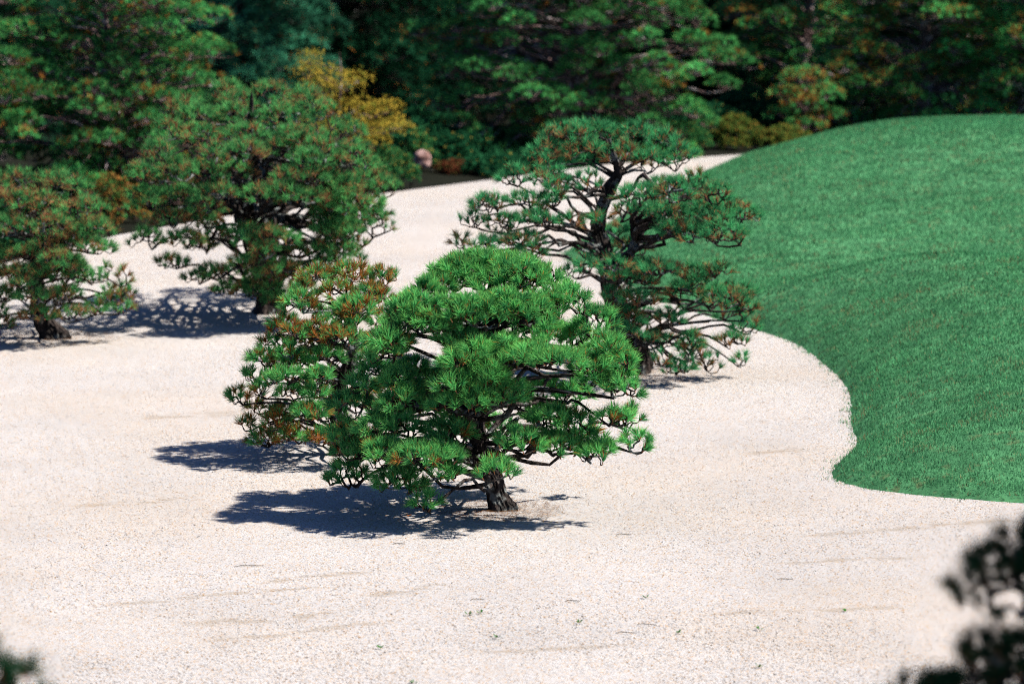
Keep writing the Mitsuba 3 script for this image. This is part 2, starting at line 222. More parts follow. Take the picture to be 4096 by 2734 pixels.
LEFT=dict(at=(-2.74,51.49,0.000),
 trunk=[(0.0,-0.0,0.133),(0.003,0.353,0.112),(-0.103,0.68,0.097),(-0.227,0.933,0.09),(-0.315,1.131,0.083),(-0.295,1.348,0.076),(-0.257,1.672,0.065),(-0.2,2.032,0.047),(-0.18,2.355,0.025),(-0.179,2.499,0.014)],
 pads=[(-0.48,0.8,2.43,0.21,0.08),(-0.03,0.9,2.42,0.21,0.08),(0.39,0.61,2.38,0.16,0.09),(0.64,-0.06,2.23,0.15,0.13),(-0.93,0.29,2.32,0.19,0.07),(-0.79,-0.05,2.25,0.21,0.05),(-0.34,0.06,2.27,0.21,0.06),(0.16,0.07,2.25,0.23,0.07),(-1.09,-0.38,2.14,0.15,0.06),(-0.68,-0.78,2.12,0.18,0.05),(-0.21,-0.75,2.14,0.21,0.04),(0.33,-1.04,2.11,0.21,0.06),(-1.14,-1.13,1.97,0.14,0.06),(-0.51,-1.4,1.96,0.12,0.06),(-0.18,-1.66,2.01,0.19,0.06),(0.23,-1.18,1.98,0.17,0.06),(0.64,-1.56,1.99,0.18,0.1),(1.03,-1.47,1.94,0.19,0.1),(-1.35,-0.64,1.67,0.14,0.08),(-0.99,-1.26,1.78,0.14,0.06),(-0.63,-1.51,1.77,0.18,0.06),(-0.27,-1.07,1.73,0.17,0.06),(0.32,-1.8,1.75,0.16,0.05),(0.74,-1.48,1.7,0.16,0.06),(1.15,-0.92,1.62,0.19,0.08),(1.34,-0.54,1.51,0.11,0.11),(-1.35,-0.78,1.41,0.16,0.1),(-0.93,-1.15,1.5,0.17,0.06),(-0.46,-1.66,1.55,0.19,0.07),(0.02,-1.95,1.58,0.15,0.07),(0.46,-1.72,1.51,0.25,0.05),(0.96,-1.62,1.47,0.2,0.1),(1.25,-0.87,1.16,0.16,0.15),(-1.02,-1.29,1.23,0.16,0.07),(-0.65,-1.32,1.22,0.18,0.06),(-1.32,-0.82,0.96,0.16,0.09),(-0.85,-1.5,1.04,0.18,0.06),(-1.05,-0.77,0.69,0.16,0.04),(-0.54,-1.07,1.06,0.13,0.04),(-0.19,-1.23,1.09,0.14,0.04),(0.17,-2.02,1.15,0.1,0.04),(0.73,-1.34,1.31,0.17,0.04),(0.73,-1.5,1.13,0.17,0.04),(1.01,-1.02,0.97,0.12,0.1),(0.85,-1.32,0.85,0.23,0.09),(0.39,-1.39,0.9,0.09,0.04),(-0.77,-0.84,0.52,0.12,0.04),(-0.48,-1.19,0.64,0.1,0.04),(-0.42,-0.86,0.41,0.15,0.05),(-0.22,-1.91,0.84,0.1,0.05),(-0.01,-1.06,0.44,0.19,0.07),(0.23,-1.6,0.73,0.16,0.06),(0.12,-1.17,0.32,0.09,0.04),(0.44,-1.59,0.53,0.12,0.04),(0.08,-1.4,0.67,0.16,0.06),(0.18,-0.72,0.28,0.16,0.05),(-0.12,-1.89,1.06,0.14,0.05),(0.06,-2.02,0.96,0.14,0.06),(0.28,-1.94,1.08,0.12,0.04),(0.37,-1.27,0.67,0.14,0.05),(0.6,-1.29,0.6,0.16,0.05),(-0.03,-0.76,0.36,0.12,0.05),(0.96,-1.51,1.11,0.16,0.06),(1.11,-1.17,1.3,0.2,0.08)])
EDGE=dict(at=(-4.96,49.41,0.000),
 trunk=[(0.0,-0.002,0.118),(-0.068,0.109,0.104),(-0.136,0.193,0.083),(-0.174,0.388,0.076),(-0.184,0.694,0.066),(-0.179,1.042,0.053),(-0.243,1.389,0.039),(-0.295,1.596,0.022),(-0.307,1.735,0.011)],
 pads=[(-1.01,-0.07,1.57,0.19,0.11),(-0.73,0.48,1.67,0.19,0.08),(-0.43,0.74,1.68,0.17,0.06),(-0.06,0.6,1.66,0.17,0.07),(0.27,0.18,1.61,0.14,0.09),(-0.43,-0.34,1.54,0.19,0.08),(-0.05,-0.38,1.53,0.18,0.07),(0.41,-0.61,1.5,0.21,0.05),(-0.83,-0.5,1.31,0.19,0.08),(-0.38,-0.61,1.31,0.21,0.07),(0.07,-0.86,1.35,0.16,0.08),(0.48,-0.65,1.29,0.19,0.06),(0.09,-0.65,1.15,0.2,0.04),(-0.68,-0.43,1.04,0.21,0.04),(-0.3,-0.53,0.99,0.17,0.04),(0.16,-0.92,1.01,0.18,0.04),(0.56,-0.9,1.12,0.17,0.04),(-0.62,-0.55,0.83,0.19,0.04),(-0.25,-0.8,0.85,0.11,0.04),(0.14,-0.57,0.79,0.19,0.05),(0.49,-0.5,0.75,0.09,0.05),(0.78,-0.32,0.73,0.06,0.08),(0.79,-0.32,0.58,0.06,0.04),(-0.56,-0.57,0.57,0.19,0.05),(-0.12,-0.83,0.59,0.16,0.04),(0.19,-0.49,0.57,0.12,0.05),(-0.56,-0.49,0.4,0.12,0.05),(-0.11,-0.74,0.37,0.17,0.04),(0.25,-0.66,0.38,0.13,0.04),(0.51,-0.44,0.4,0.12,0.04),(0.77,-0.31,0.4,0.1,0.04),(-0.61,-0.31,0.23,0.17,0.04)])
ORANGE=dict(at=(-1.57,41.60,0.000),
 trunk=[(0.0,-0.003,0.08),(-0.019,0.269,0.07),(-0.044,0.513,0.064),(0.003,0.676,0.062),(0.078,0.839,0.059),(0.126,1.028,0.051),(0.1,1.285,0.035),(0.115,1.487,0.021),(0.102,1.622,0.011)],
 pads=[(-0.22,0.22,1.63,0.13,0.04),(0.09,0.3,1.65,0.15,0.04),(0.39,0.15,1.62,0.11,0.07),(-0.32,0.07,1.53,0.1,0.04),(-0.01,0.04,1.52,0.13,0.04),(0.3,-0.0,1.49,0.15,0.05),(-0.37,-0.22,1.45,0.13,0.04),(0.15,-0.3,1.42,0.15,0.04),(-0.57,-0.23,1.23,0.05,0.04),(-0.36,-0.53,1.24,0.1,0.04),(-0.15,-0.53,1.27,0.11,0.06),(0.12,-0.32,1.29,0.09,0.04),(0.04,-0.54,1.18,0.16,0.04),(0.38,-0.29,1.3,0.08,0.04),(-0.69,-0.35,0.96,0.11,0.04),(-0.45,-0.52,1.05,0.07,0.04),(-0.39,-0.35,0.94,0.11,0.04),(-0.11,-0.47,0.99,0.12,0.04),(-0.78,-0.36,0.8,0.07,0.04),(-0.47,-0.76,0.85,0.15,0.04),(-0.15,-0.79,0.87,0.09,0.04),(-0.92,-0.21,0.59,0.09,0.04),(-0.68,-0.59,0.7,0.08,0.04),(-0.44,-0.46,0.67,0.1,0.04),(-0.18,-0.72,0.7,0.09,0.04),(-0.83,-0.28,0.36,0.05,0.04),(-0.58,-0.37,0.39,0.11,0.04),(-0.23,-0.82,0.54,0.15,0.04),(-0.69,-0.31,0.21,0.11,0.04),(-0.4,-0.44,0.26,0.13,0.04),(-0.14,-0.8,0.3,0.11,0.04),(0.14,-0.76,0.34,0.13,0.06),(0.38,-0.46,1.01,0.15,0.08),(0.45,-0.81,0.73,0.15,0.08)])

# ---------------------------------------------------------------- pines
GREEN = dict(a=(0.020, 0.16, 0.055), b=(0.13, 0.53, 0.155), tip=(0.38, 0.66, 0.13), old=(0.46, 0.18, 0.035), old2=(0.20, 0.075, 0.035))
TEAL = dict(GREEN, a=(0.012, 0.095, 0.045), b=(0.050, 0.37, 0.150), tip=(0.15, 0.46, 0.15), old=(0.40, 0.19, 0.07), old2=(0.20, 0.09, 0.06))

WARM = dict(TEAL, b=(0.075, 0.385, 0.125), tip=(0.22, 0.48, 0.12))

def tufts(at, axis, n, length, width, segments, spread, pal, brown, rng, bud=True):
    """Needle brushes at the points AT along AXIS: per tuft (vertices, faces, colours)."""
    m = len(at); k = m * n
    ti = np.repeat(np.arange(m), n); A = axis[ti]
    h = np.where(np.abs(A[:, 2:]) < 0.9, [0, 0, 1.0], [1.0, 0, 0]); B = unit(np.cross(A, h)); C = np.cross(A, B)
    th = spread[ti] * np.sqrt(rng.uniform(0.01, 1, k)); ph = rng.uniform(0, 2 * np.pi, k)
    d = A * np.cos(th)[:, None] + (B * np.cos(ph)[:, None] + C * np.sin(ph)[:, None]) * np.sin(th)[:, None]
    L = (length * rng.uniform(0.68, 1.05, k) * rng.uniform(0.85, 1.1, m)[ti])[:, None]
    p0 = at[ti] - A * (rng.uniform(-0.1, 0.3, k)[:, None] * length)
    S = unit(np.cross(d, rng.normal(size=(k, 3)))) * (width / 2)
    bend = np.array([0, 0, 1.0]) * L * rng.uniform(-0.10, 0.04, k)[:, None]
    tone = (rng.uniform(0, 1, m)[ti] * 0.7 + rng.uniform(0, 1, k) * 0.3)[:, None]
    col = np.array(pal['a']) * (1 - tone) + np.array(pal['b']) * tone
    rusty = np.where(rng.uniform(0, 1, m) < brown, rng.uniform(0.45, 0.95, m), 0.03)
    old = (rng.uniform(0, 1, k) < rusty[ti] * np.clip(0.3 + 1.1 * th / 1.1, 0, 1))[:, None]
    ob = rng.uniform(0, 1, k)[:, None]
    col = np.where(old, np.array(pal['old']) * ob + np.array(pal['old2']) * (1 - ob), col)
    tipc = np.where(old, col * 1.1, 0.55 * col + 0.45 * np.array(pal['tip']) * (0.5 + tone))
    p1 = p0 + d * L * 0.5 - bend * 0.2; p2 = p0 + d * L + bend
    if segments == 2:
        v = np.stack([p0 - S * 0.8, p0 + S * 0.8, p1 - S, p1 + S, p2], 1); f0 = np.array([[0, 1, 3], [0, 3, 2], [2, 3, 4]]); c = np.stack([col, col, col, col, tipc], 1)
    else:
        v = np.stack([p0 - S, p0 + S, p2], 1); f0 = np.array([[0, 1, 2]]); c = np.stack([col, col, tipc], 1)
    q = v.shape[1]; V = v.reshape(m, n * q, 3); C = c.reshape(m, n * q, 3); F = (f0[None] + q * np.arange(n)[:, None, None]).reshape(-1, 3)
    if bud:     # the brown winter bud and bare shoot in the heart of the brush
        b1 = unit(np.cross(axis, [0.3, 0.2, 0.9])); b2 = np.cross(axis, b1); ring = [b1 * math.cos(a) + b2 * math.sin(a) for a in (0, 2.09, 4.19)]
        bv = np.stack([at + axis * length * h + r * (w * length) for h, w in ((-0.5, 0.035), (-0.02, 0.06), (0.14, 0.012)) for r in ring], 1)
        bf = np.array([[3 * l + k, 3 * l + (k + 1) % 3, 3 * l + 3 + (k + 1) % 3] for l in (0, 1) for k in range(3)] + [[3 * l + k, 3 * l + 3 + (k + 1) % 3, 3 * l + 3 + k] for l in (0, 1) for k in range(3)])
        F = np.vstack([F, bf + V.shape[1]]); V = np.concatenate([V, bv], 1); C = np.concatenate([C, np.broadcast_to(np.array([0.21, 0.09, 0.045]) * rng.uniform(0.6, 1.6, (m, 1, 1)), bv.shape)], 1)
    return V, F, C

def pick(made, which):
    """The brushes WHICH of what tufts() made, as one mesh with its colours."""
    V, F, C = made; V, C = V[which], C[which]; n = V.shape[1]
    return (V.reshape(-1, 3), (F[None] + n * np.arange(len(V))[:, None, None]).reshape(-1, 3)), C.reshape(-1, 3)

def straight_twigs(hub, tips, r):
    """Three-sided bare twigs fanning from HUB to the tips."""
    d = unit(tips - hub); a = unit(np.cross(d, [0.2, 0.3, 0.93])); b = np.cross(d, a); n = len(tips); k = 6 * np.arange(n)[:, None]
    ring = [a * math.cos(t) + b * math.sin(t) for t in (0, 2.09, 4.19)]
    v = np.stack([hub + g * r * 1.6 for g in ring] + [tips + g * r * 0.6 for g in ring], 1).reshape(-1, 3)
    return v, np.vstack([k + q for q in ([0, 1, 4], [0, 4, 3], [1, 2, 5], [1, 5, 4], [2, 0, 3], [2, 3, 5])])

def pad_points(c, rx, ry, rz, spacing, rng):
    """Evenly spread tuft places on a cushion of needles, and the way each brush points."""
    want = max(3, int(math.pi * rx * ry / spacing**2 * 1.15) + 2); got = []
    for _ in range(want):
        cand = rng.uniform(-1, 1, (14, 2)); cand = cand[(cand**2).sum(1) < 1]
        if not len(cand): continue
        if got:
            d = ((cand[:, None] - np.array(got)[None]) ** 2 * [rx * rx, ry * ry]).sum(2).min(1); got.append(cand[d.argmax()])
        else: got.append(cand[0])
    g = np.array(got); r2 = (g**2).sum(1)
    z = rz * (1.5 * np.sqrt(np.maximum(0, 1 - r2)) - 0.75) + rng.uniform(-0.25, 0.15, len(g)) * rz
    p = np.stack([g[:, 0] * rx, g[:, 1] * ry, z], -1) + c
    a = np.stack([g[:, 0], g[:, 1], 0 * z], -1) * 0.75 * np.sqrt(r2)[:, None] + [0, 0, 0.7] + rng.normal(0, 0.3, (len(g), 3))
    return p, unit(a)

def twig_net(root_path, root_r, tips, rng, thick, straight=False):
    """A limb along root_path and twigs from it to every tip, each tip joining the nearest wood already there."""
    nodes = [np.array(p) for p in root_path]; parent = [-1] + list(range(len(nodes) - 1)); hub = nodes[-1]
    order = np.argsort(np.linalg.norm(tips - hub, axis=1)); ends = []
    for t in order:
        N = np.array(nodes); d = np.linalg.norm(N - tips[t], axis=1); start = max(0, len(root_path) - 5)
        cost = d + 0.35 * np.linalg.norm(N - hub, axis=1) + 0.25 * np.maximum(0, N[:, 2] - tips[t][2]); cost[:start] += 0.3
        b = int(cost.argmin()); a = nodes[b]; e = tips[t]; L = np.linalg.norm(e - a); last = b
        for u in (0.35, 0.7, 1.0):
            q = a + (e - a) * u + (rng.normal(0, 0.09, 3) * L if u < 1 else 0) + np.array([0, 0, -0.10 * L * math.sin(u * math.pi)])
            nodes.append(q); parent.append(last); last = len(nodes) - 1
        ends.append(last)
    load = np.zeros(len(nodes))
    for e in ends:
        while e >= 0: load[e] += 1; e = parent[e]
    return nodes, parent, load, ends

def limb_path(p0, p1, rng, wig):
    p0, p1 = np.array(p0, float), np.array(p1, float); L = np.linalg.norm(p1 - p0); n = max(4, int(L / 0.13) + 2); u = np.linspace(0, 1, n)[:, None]
    k = max(3, int(L / 0.3) + 2); jit = rng.normal(0, 1, (k, 3)) * wig * min(L, 0.9); jit[0] = jit[-1] = 0
    j = smooth_line(jit, n); return p0 + (p1 - p0) * u + j + np.array([0, 0, 1.0]) * ((0.10 if p1[2] > p0[2] - 0.1 else 0.24) * L * np.sin(u * math.pi))

def trunk_mesh(line, rng, rings=150, sides=40, flare=0.15, rough=0.42):
    q = smooth_line(line, rings); p, r = q[:, :3], np.maximum(q[:, 3], 0.004); h = p[:, 2] - p[0, 2]
    r = r * (1 + flare * np.exp(-np.maximum(h, 0) / (1.2 * r[0]))); p = p.copy(); p[0, 2] -= 0.06
    v, f = tube(p, r, sides); c = np.repeat(p, sides, 0); body = v[:len(c)]; d = unit(body - c); R = np.repeat(r, sides)[:, None]
    ang = np.arctan2(d[:, 1], d[:, 0])
    ridge = np.abs(meshkit.fbm(np.stack([np.cos(ang) * 3.2, np.sin(ang) * 3.2, c[:, 2] * 0.45 / R[0, 0]], -1), 4, 3) - 0.5) * 4
    lumps = meshkit.fbm(np.stack([np.cos(ang) * 1.2 + 4, np.sin(ang) * 1.2, c[:, 2] * 0.25 / R[0, 0]], -1), 3, 9) - 0.5
    root = 0.28 * np.exp(-np.maximum(c[:, 2] - p[1, 2], 0) / (0.5 * R[0, 0])) * (0.5 + 0.5 * np.cos(ang * 4 + 1.0))
    v = v.copy(); v[:len(c)] = c + d * R * (1 + rough * (ridge[:, None] - 0.5) + 0.7 * rough * 2 * lumps[:, None] + root[:, None]); return v, f

def pine(key, spec, label, group, rng, pal, needle=0.10, width=0.0022, count=80, segments=2, spacing=0.085, brown=lambda p, r: 0 * p[:, 0], loose=0, back=0.8, spread=0.95, category='pine tree', bark_key='bark', fill=0, fill_from=0):
    key = numbered(key); gx, gy, gz = spec['at']; say(key, label, category, group); O = np.array([gx, gy, gz])
    def wood(line): return [(x + gx, gy + dy, z + gz, r) for x, z, r, dy in line]
    bow = lambda L: [(x, z, r, 0.04 * math.sin(4 * z + 1)) for x, z, r in L]
    line = np.array(wood(bow(spec['trunk']))); put('trunk', trunk_mesh(line, rng), bark_key, key, smooth=35)
    lines = [smooth_line(line, 60)]
    if 'fork' in spec:
        fl = np.array(wood(bow(spec['fork']))); put('trunk', trunk_mesh(fl, rng, 60, 22, 0.0), bark_key, key, smooth=35); lines.append(smooth_line(fl, 40))
    stem = np.vstack(lines)
    pads = [list(p) for p in spec['pads']]; top = max(p[2] for p in pads); own = np.array(pads)
    for _ in range(fill):       # smaller cushions between neighbouring ones close the crown
        a = own[rng.integers(len(own))]; d = np.linalg.norm((own[:, :3] - a[:3]) * [1, 0.7, 1.4], axis=1); near = np.argsort(d)[1:5]; b = own[near[rng.integers(4)]]
        if a[2] < fill_from * top: continue
        m = (a + b) / 2 + np.concatenate([rng.normal(0, 0.03, 3) + [0, -0.05, 0.02], [0, 0]]); m[3] = max(0.08, m[3] * 0.85); pads.append(list(m))
    for x, dy, z, rx, rz in list(pads):
        if dy < -0.22 and z < top * 0.8 and rng.uniform() < back: pads.append([x * rng.uniform(0.7, 1.0), -dy * rng.uniform(0.7, 1.1), z + rng.uniform(-0.04, 0.10), rx * 0.95, rz])
    all_tufts = []
    for x, dy, z, rx, rz in pads:
        c = O + [x, dy, z]; rx, rz = rx * 1.08 + 0.018, (rz + 0.02) * (1.45 if z > 0.78 * top else 1.1); ry = min(max(rx, 0.10), 0.5)
        tips, axes = pad_points(c, rx, ry, rz, spacing, rng)
        out = math.hypot(x - np.interp(z, line[:, 2] - gz, line[:, 0] - gx), dy)
        za = np.clip(c[2] - rz - 0.05 - 0.22 * out * rng.uniform(0.2, 1.2), gz + 0.12 * top, gz + top * 0.97)
        d2 = np.abs(stem[:, 2] - za) + 0.3 * np.linalg.norm(stem[:, :2] - c[:2], axis=1); s0 = stem[d2.argmin()]
        hub = c - np.array([0, 0, rz * 0.9 + 0.03]) + 0.35 * np.array([s0[0] - c[0], s0[1] - c[1], 0]) * min(1, rx / max(out, 0.05))
        path = limb_path(s0[:3], hub, rng, 0.07)
        nodes, par, load, ends = twig_net(path, 0, tips - axes * needle * 0.5, rng, 1)
        r0 = min(0.5 * s0[3], 0.004 + 0.0022 * math.sqrt(len(tips)) * (needle / 0.1) + 0.0065 * out); tw = 0.0034 * needle / 0.1
        parts = [tube(path, np.linspace(r0, max(tw * 1.5, 0.45 * r0), len(path)) * (1 + 0.16 * rng.normal(size=len(path)).clip(-1.5, 1.5)), 8)]
        n0 = len(path); kids = [i for i in range(n0, len(nodes))]
        for i in kids[::3]:
            seq = [par[i], i, i + 1, i + 2]
            parts.append(tube([nodes[s] for s in seq], [min(0.45 * r0, tw * math.sqrt(load[s]) * 1.25 + 0.0006) if s >= n0 else min(0.45 * r0, tw * math.sqrt(load[i]) * 1.25) for s in seq], 5))
        put('branch', join(parts), bark_key, key, smooth=True)
        sp = np.full(len(tips), spread) * rng.uniform(0.8, 1.15, len(tips))
        made = tufts(tips, axes, count, needle, width, segments, sp, pal, np.clip(brown(tips - O, rng), 0, 1), rng)
        all_tufts.append((tips, made))
    # the brushes that show largest are parts of their pad, the others are the pad itself
    rank = sorted(((t[1] - 0.25 * t[2] + 0.35 * rng.uniform(), i, j) for i, (tips, _) in enumerate(all_tufts) for j, t in enumerate(tips) if len(tips) > 2))
    single, left = set(), {i: len(t) for i, (t, _) in enumerate(all_tufts)}
    for _, i, j in rank:
        if len(single) < loose and left[i] > 2: single.add((i, j)); left[i] -= 1
    for i, (tips, made) in enumerate(all_tufts):
        rest = [j for j in range(len(tips)) if (i, j) not in single]
        m, c = pick(made, rest); pad = put('foliage_pad', m, 'needle', key, color=c); say(pad, kind='stuff')
        for j in range(len(tips)):
            if (i, j) in single: m, c = pick(made, [j]); put('needle_tuft', m, 'needle', pad, color=c)
    return key

def cluster(scale, seed, lo, hi):
    return lambda p, r: np.clip((meshkit.fbm(p * scale + seed, 3, seed) - lo) / (hi - lo), 0, 1)
R = lambda s: np.random.default_rng(s)
b_front, b_rear, b_left, b_edge, b_orange = cluster(3, 1, 0.62, 1.2), cluster(2.5, 2, 0.25, 0.85), cluster(2.5, 3, 0.3, 0.75), cluster(2.5, 4, 0.22, 0.75), cluster(2.4, 5, 0.36, 0.54)
pine('black_pine', FRONT, 'bright green cloud pruned pine in sharp focus in the middle of the gravel', None, R(101), GREEN, needle=0.115, width=0.0052, count=66, spacing=0.079, fill=44, fill_from=0.5, spread=0.9, loose=300, brown=lambda p, r: 0.02 + 0.06 * b_front(p, r))
pine('black_pine', ORANGE, 'small pine with orange tinged needles close behind the left side of the sharp front pine', None, R(102), GREEN, needle=0.108, width=0.0052, count=60, spacing=0.078, spread=0.9, loose=200, brown=lambda p, r: 0.06 + 0.8 * b_orange(p, r))
pine('black_pine', REAR, 'tiered pine with open dark branches and brownish needles beside the grass mound', None, R(103), TEAL, fill=14, needle=0.112, width=0.0062, count=58, segments=1, spacing=0.092, spread=0.9, loose=300, back=0.45, brown=lambda p, r: 0.08 + 0.42 * b_rear(p, r))
pine('black_pine', LEFT, 'large domed pine with thick foliage at left standing before the yellow tree', None, R(104), WARM, fill=24, needle=0.115, width=0.0066, count=56, segments=1, spacing=0.088, spread=0.9, loose=300, back=0.6, brown=lambda p, r: 0.06 + 0.5 * b_left(p, r))
pine('black_pine', EDGE, 'dark rounded pine with brown tipped needles cut by the left edge of the photo', None, R(105), WARM, fill=12, needle=0.108, width=0.0064, count=54, segments=1, spacing=0.085, spread=0.9, loose=200, back=0.6, brown=lambda p, r: 0.12 + 0.5 * b_edge(p, r))

# ---------------------------------------------------------------- trees beyond the gravel
def crown_pads(n, rx, ry, z0, z1, rng, size, flat=0.4, shape=0.6):
    pads = []
    for _ in range(n * 60):
        if len(pads) >= n: break
        u = rng.uniform(0, 1); z = z0 + (z1 - z0) * u
        w = math.sqrt(max(0.02, 1 - (abs(u - 0.38) / 0.64) ** 2)); a = rng.uniform(0, 2 * math.pi); q = rng.uniform(0.45, 1) if rng.uniform() < 0.8 else rng.uniform(0.1, 0.5)
        p = np.array([rx * w * q * math.cos(a), ry * w * q * math.sin(a), z]); s = size * rng.uniform(0.7, 1.25)
        if all(np.linalg.norm((p - o[0]) / [1, 1, 0.55]) > shape * (s + o[1]) for o in pads): pads.append((p, s))
    return [(p[0], p[1], p[2], s, s * flat) for p, s in pads]

def tree(key, label, category, x, Y, height, rx, z0, pads, rng, pal, needle=0.19, width=0.021, count=32, spacing=0.175, brown=lambda p, r: 0 * p[:, 0], lean=0.0, radius=0.16, bark_key='red_bark', leaf=False, group=None, spread=1.05, size=0.54):
    pads = [tuple(q * size for q in p) for p in pads]; height *= size; radius *= size; needle *= size; width *= size; spacing *= size
    key = numbered(key); say(key, label, category, group); gz = float(base(Y)) - 0.03; O = np.array([x, Y, gz])
    line = np.array([(x + lean * u * height + 0.12 * height * 0.2 * math.sin(5 * u + x), Y + 0.1 * math.sin(4 * u + x), gz + height * u * 0.97, radius * (1 - 0.88 * u)) for u in np.linspace(0, 1, 8)])
    put('trunk', trunk_mesh(line, rng, 60, 16, 0.3), bark_key, key, smooth=35); stem = smooth_line(line, 50)
    for px, py, pz, s, sz in pads:
        c = O + [px + lean * pz, py, pz]; tips, axes = pad_points(c, s, s * 0.85, sz, spacing, rng)
        out = math.hypot(px, py); za = c[2] - sz - 0.2 * out - 0.05; s0 = stem[np.abs(stem[:, 2] - max(za, gz + 0.15 * height)).argmin()]
        hub = c - np.array([0, 0, sz]); path = limb_path(s0[:3], hub, rng, 0.06); r0 = min(0.5 * s0[3], 0.010 + 0.012 * out)
        put('branch', join([tube(path, np.linspace(r0, max(0.005, 0.4 * r0), len(path)), 6), straight_twigs(hub, (tips - axes * needle * 0.4)[::2], 0.004)]), bark_key, key, smooth=True)
        if leaf: m, c = leaves(tips, axes, count, needle, width, pal, rng)
        else: m, c = pick(tufts(tips, axes, count, needle, width, 1, np.full(len(tips), spread), pal, np.clip(brown((tips - O) / size, rng), 0, 1), rng, bud=False), slice(None)); c = c * rng.uniform(0.4, 1.35)
        pad = put('foliage_pad', m, 'leaf' if leaf else 'needle', key, color=c); say(pad, kind='stuff')
    return key

def leaves(at, axis, n, radius, size, pal, rng):
    m = len(at); k = m * n; ti = np.repeat(np.arange(m), n)
    d = unit(rng.normal(size=(k, 3)) + axis[ti] * 0.9); p = at[ti] + d * (radius * rng.uniform(0.25, 1, k) ** 0.6)[:, None]
    nn = unit(rng.normal(size=(k, 3)) + [0, 0, 1.2]); a = unit(np.cross(nn, rng.normal(size=(k, 3)))); b = np.cross(nn, a); s = (size * rng.uniform(0.6, 1.2, k))[:, None]
    v = np.stack([p - a * s, p + b * s * 0.5, p + a * s, p - b * s * 0.5], 1).reshape(-1, 3); q = 4 * np.arange(k)[:, None]
    tone = rng.uniform(0, 1, (m, 1))[ti] * 0.5 + rng.uniform(0, 1, (k, 1)) * 0.5; c = np.array(pal['a']) * (1 - tone) + np.array(pal['b']) * tone
    c = np.where(rng.uniform(0, 1, (k, 1)) < pal.get('mixed', 0), np.array(pal['tip']), c)
    return (v, np.vstack([q + [0, 1, 2], q + [0, 2, 3]])), np.repeat(c, 4, 0)

WOOD = dict(GREEN, a=(0.008, 0.080, 0.032), b=(0.075, 0.46, 0.155), tip=(0.20, 0.45, 0.09), old=(0.42, 0.19, 0.04), old2=(0.24, 0.10, 0.035))
BLUE = dict(GREEN, a=(0.012, 0.075, 0.045), b=(0.07, 0.34, 0.20), tip=(0.10, 0.40, 0.23))
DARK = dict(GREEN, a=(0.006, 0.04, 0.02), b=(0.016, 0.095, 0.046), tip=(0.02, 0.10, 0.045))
YELLOW = dict(a=(0.27, 0.19, 0.03), b=(0.52, 0.40, 0.06), tip=(0.15, 0.21, 0.035), mixed=0.22)
AZALEA = dict(a=(0.03, 0.09, 0.025), b=(0.13, 0.19, 0.035), tip=(0.24, 0.14, 0.03), mixed=0.2)
BROAD = dict(a=(0.015, 0.09, 0.035), b=(0.05, 0.20, 0.06), tip=(0.25, 0.22, 0.05), mixed=0.12)
RUST = dict(a=(0.06, 0.022, 0.012), b=(0.15, 0.05, 0.025), tip=(0.08, 0.10, 0.03), mixed=0.15)
ORNG = dict(a=(0.16, 0.075, 0.025), b=(0.34, 0.15, 0.04), tip=(0.05, 0.14, 0.035), mixed=0.5)
def patchy(seed, lo=0.45, hi=0.8, base_amount=0.05): 
    g = cluster(0.9, seed, lo, hi); return lambda p, r: base_amount + 0.8 * g(p, r)
def pine_crown(seed, n, rx, ry, z0, z1, size): r = R(seed); return r, crown_pads(n, rx, ry, z0, z1, r, size, 0.46, 0.5)
for seed, key, label, x, Y, height, n, rx, ry, size, brown, more in [
    (201, 'layered_pine', 'tall layered pine with orange patches and pinkish trunk at upper left', -5.45, 62.4, 7.2, 200, 3.3, 2.2, 0.48, patchy(3, 0.5, 0.85, 0.08), dict(lean=0.01)),
    (202, 'layered_pine', 'layered pine at the far upper left corner of the photo', -7.75, 61.5, 7.2, 130, 2.7, 2.2, 0.5, patchy(4, 0.5, 0.85, 0.08), {}),
    (206, 'spreading_pine', 'big spreading green pine filling the top centre behind the gravel', 1.03, 69.9, 8.0, 290, 4.6, 2.6, 0.5, patchy(6, 0.58, 0.85, 0.03), dict(radius=0.2)),
    (207, 'layered_pine', 'orange tinged pine with a pale pinkish trunk above the grass mound crest', 6.51, 73.3, 7.8, 210, 3.5, 2.2, 0.5, patchy(7, 0.42, 0.75, 0.08), dict(radius=0.24, lean=0.01)),
    (208, 'layered_pine', 'shadowed pine with grey branches between the central pine and the mound crest pine', 4.85, 76.0, 8.2, 120, 2.4, 2.0, 0.5, patchy(8, 0.45, 0.8, 0.06), dict(radius=0.22)),
    (209, 'layered_pine', 'dense green pine at the upper right corner of the photo', 8.64, 72.6, 7.0, 160, 2.8, 2.0, 0.5, patchy(9, 0.5, 0.8, 0.04), {})]:
    r, pads = pine_crown(seed, n, rx, ry, 0.15, height - 0.3, size)
    tree(key, label, 'pine tree', x, Y, height, rx, 0.3, pads, r, WOOD, brown=brown, **more)
for seed, key, label, x, Y, n, rx, z1, size, pal in [
    (203, 'soft_conifer', 'soft hazy blue green conifer right of the upper left layered pine', -4.27, 74.0, 110, 2.3, 7.5, 0.85, BLUE),
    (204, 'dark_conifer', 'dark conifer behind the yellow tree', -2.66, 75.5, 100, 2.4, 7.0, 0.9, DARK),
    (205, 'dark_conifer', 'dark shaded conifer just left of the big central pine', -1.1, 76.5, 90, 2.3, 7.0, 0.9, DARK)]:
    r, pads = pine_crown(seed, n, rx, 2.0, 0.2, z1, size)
    tree(key, label, 'tree', x, Y, z1 + 0.8, rx, 1.0, pads, r, pal, needle=0.32, width=0.022, count=34, spacing=0.28, bark_key='bark', spread=1.5)
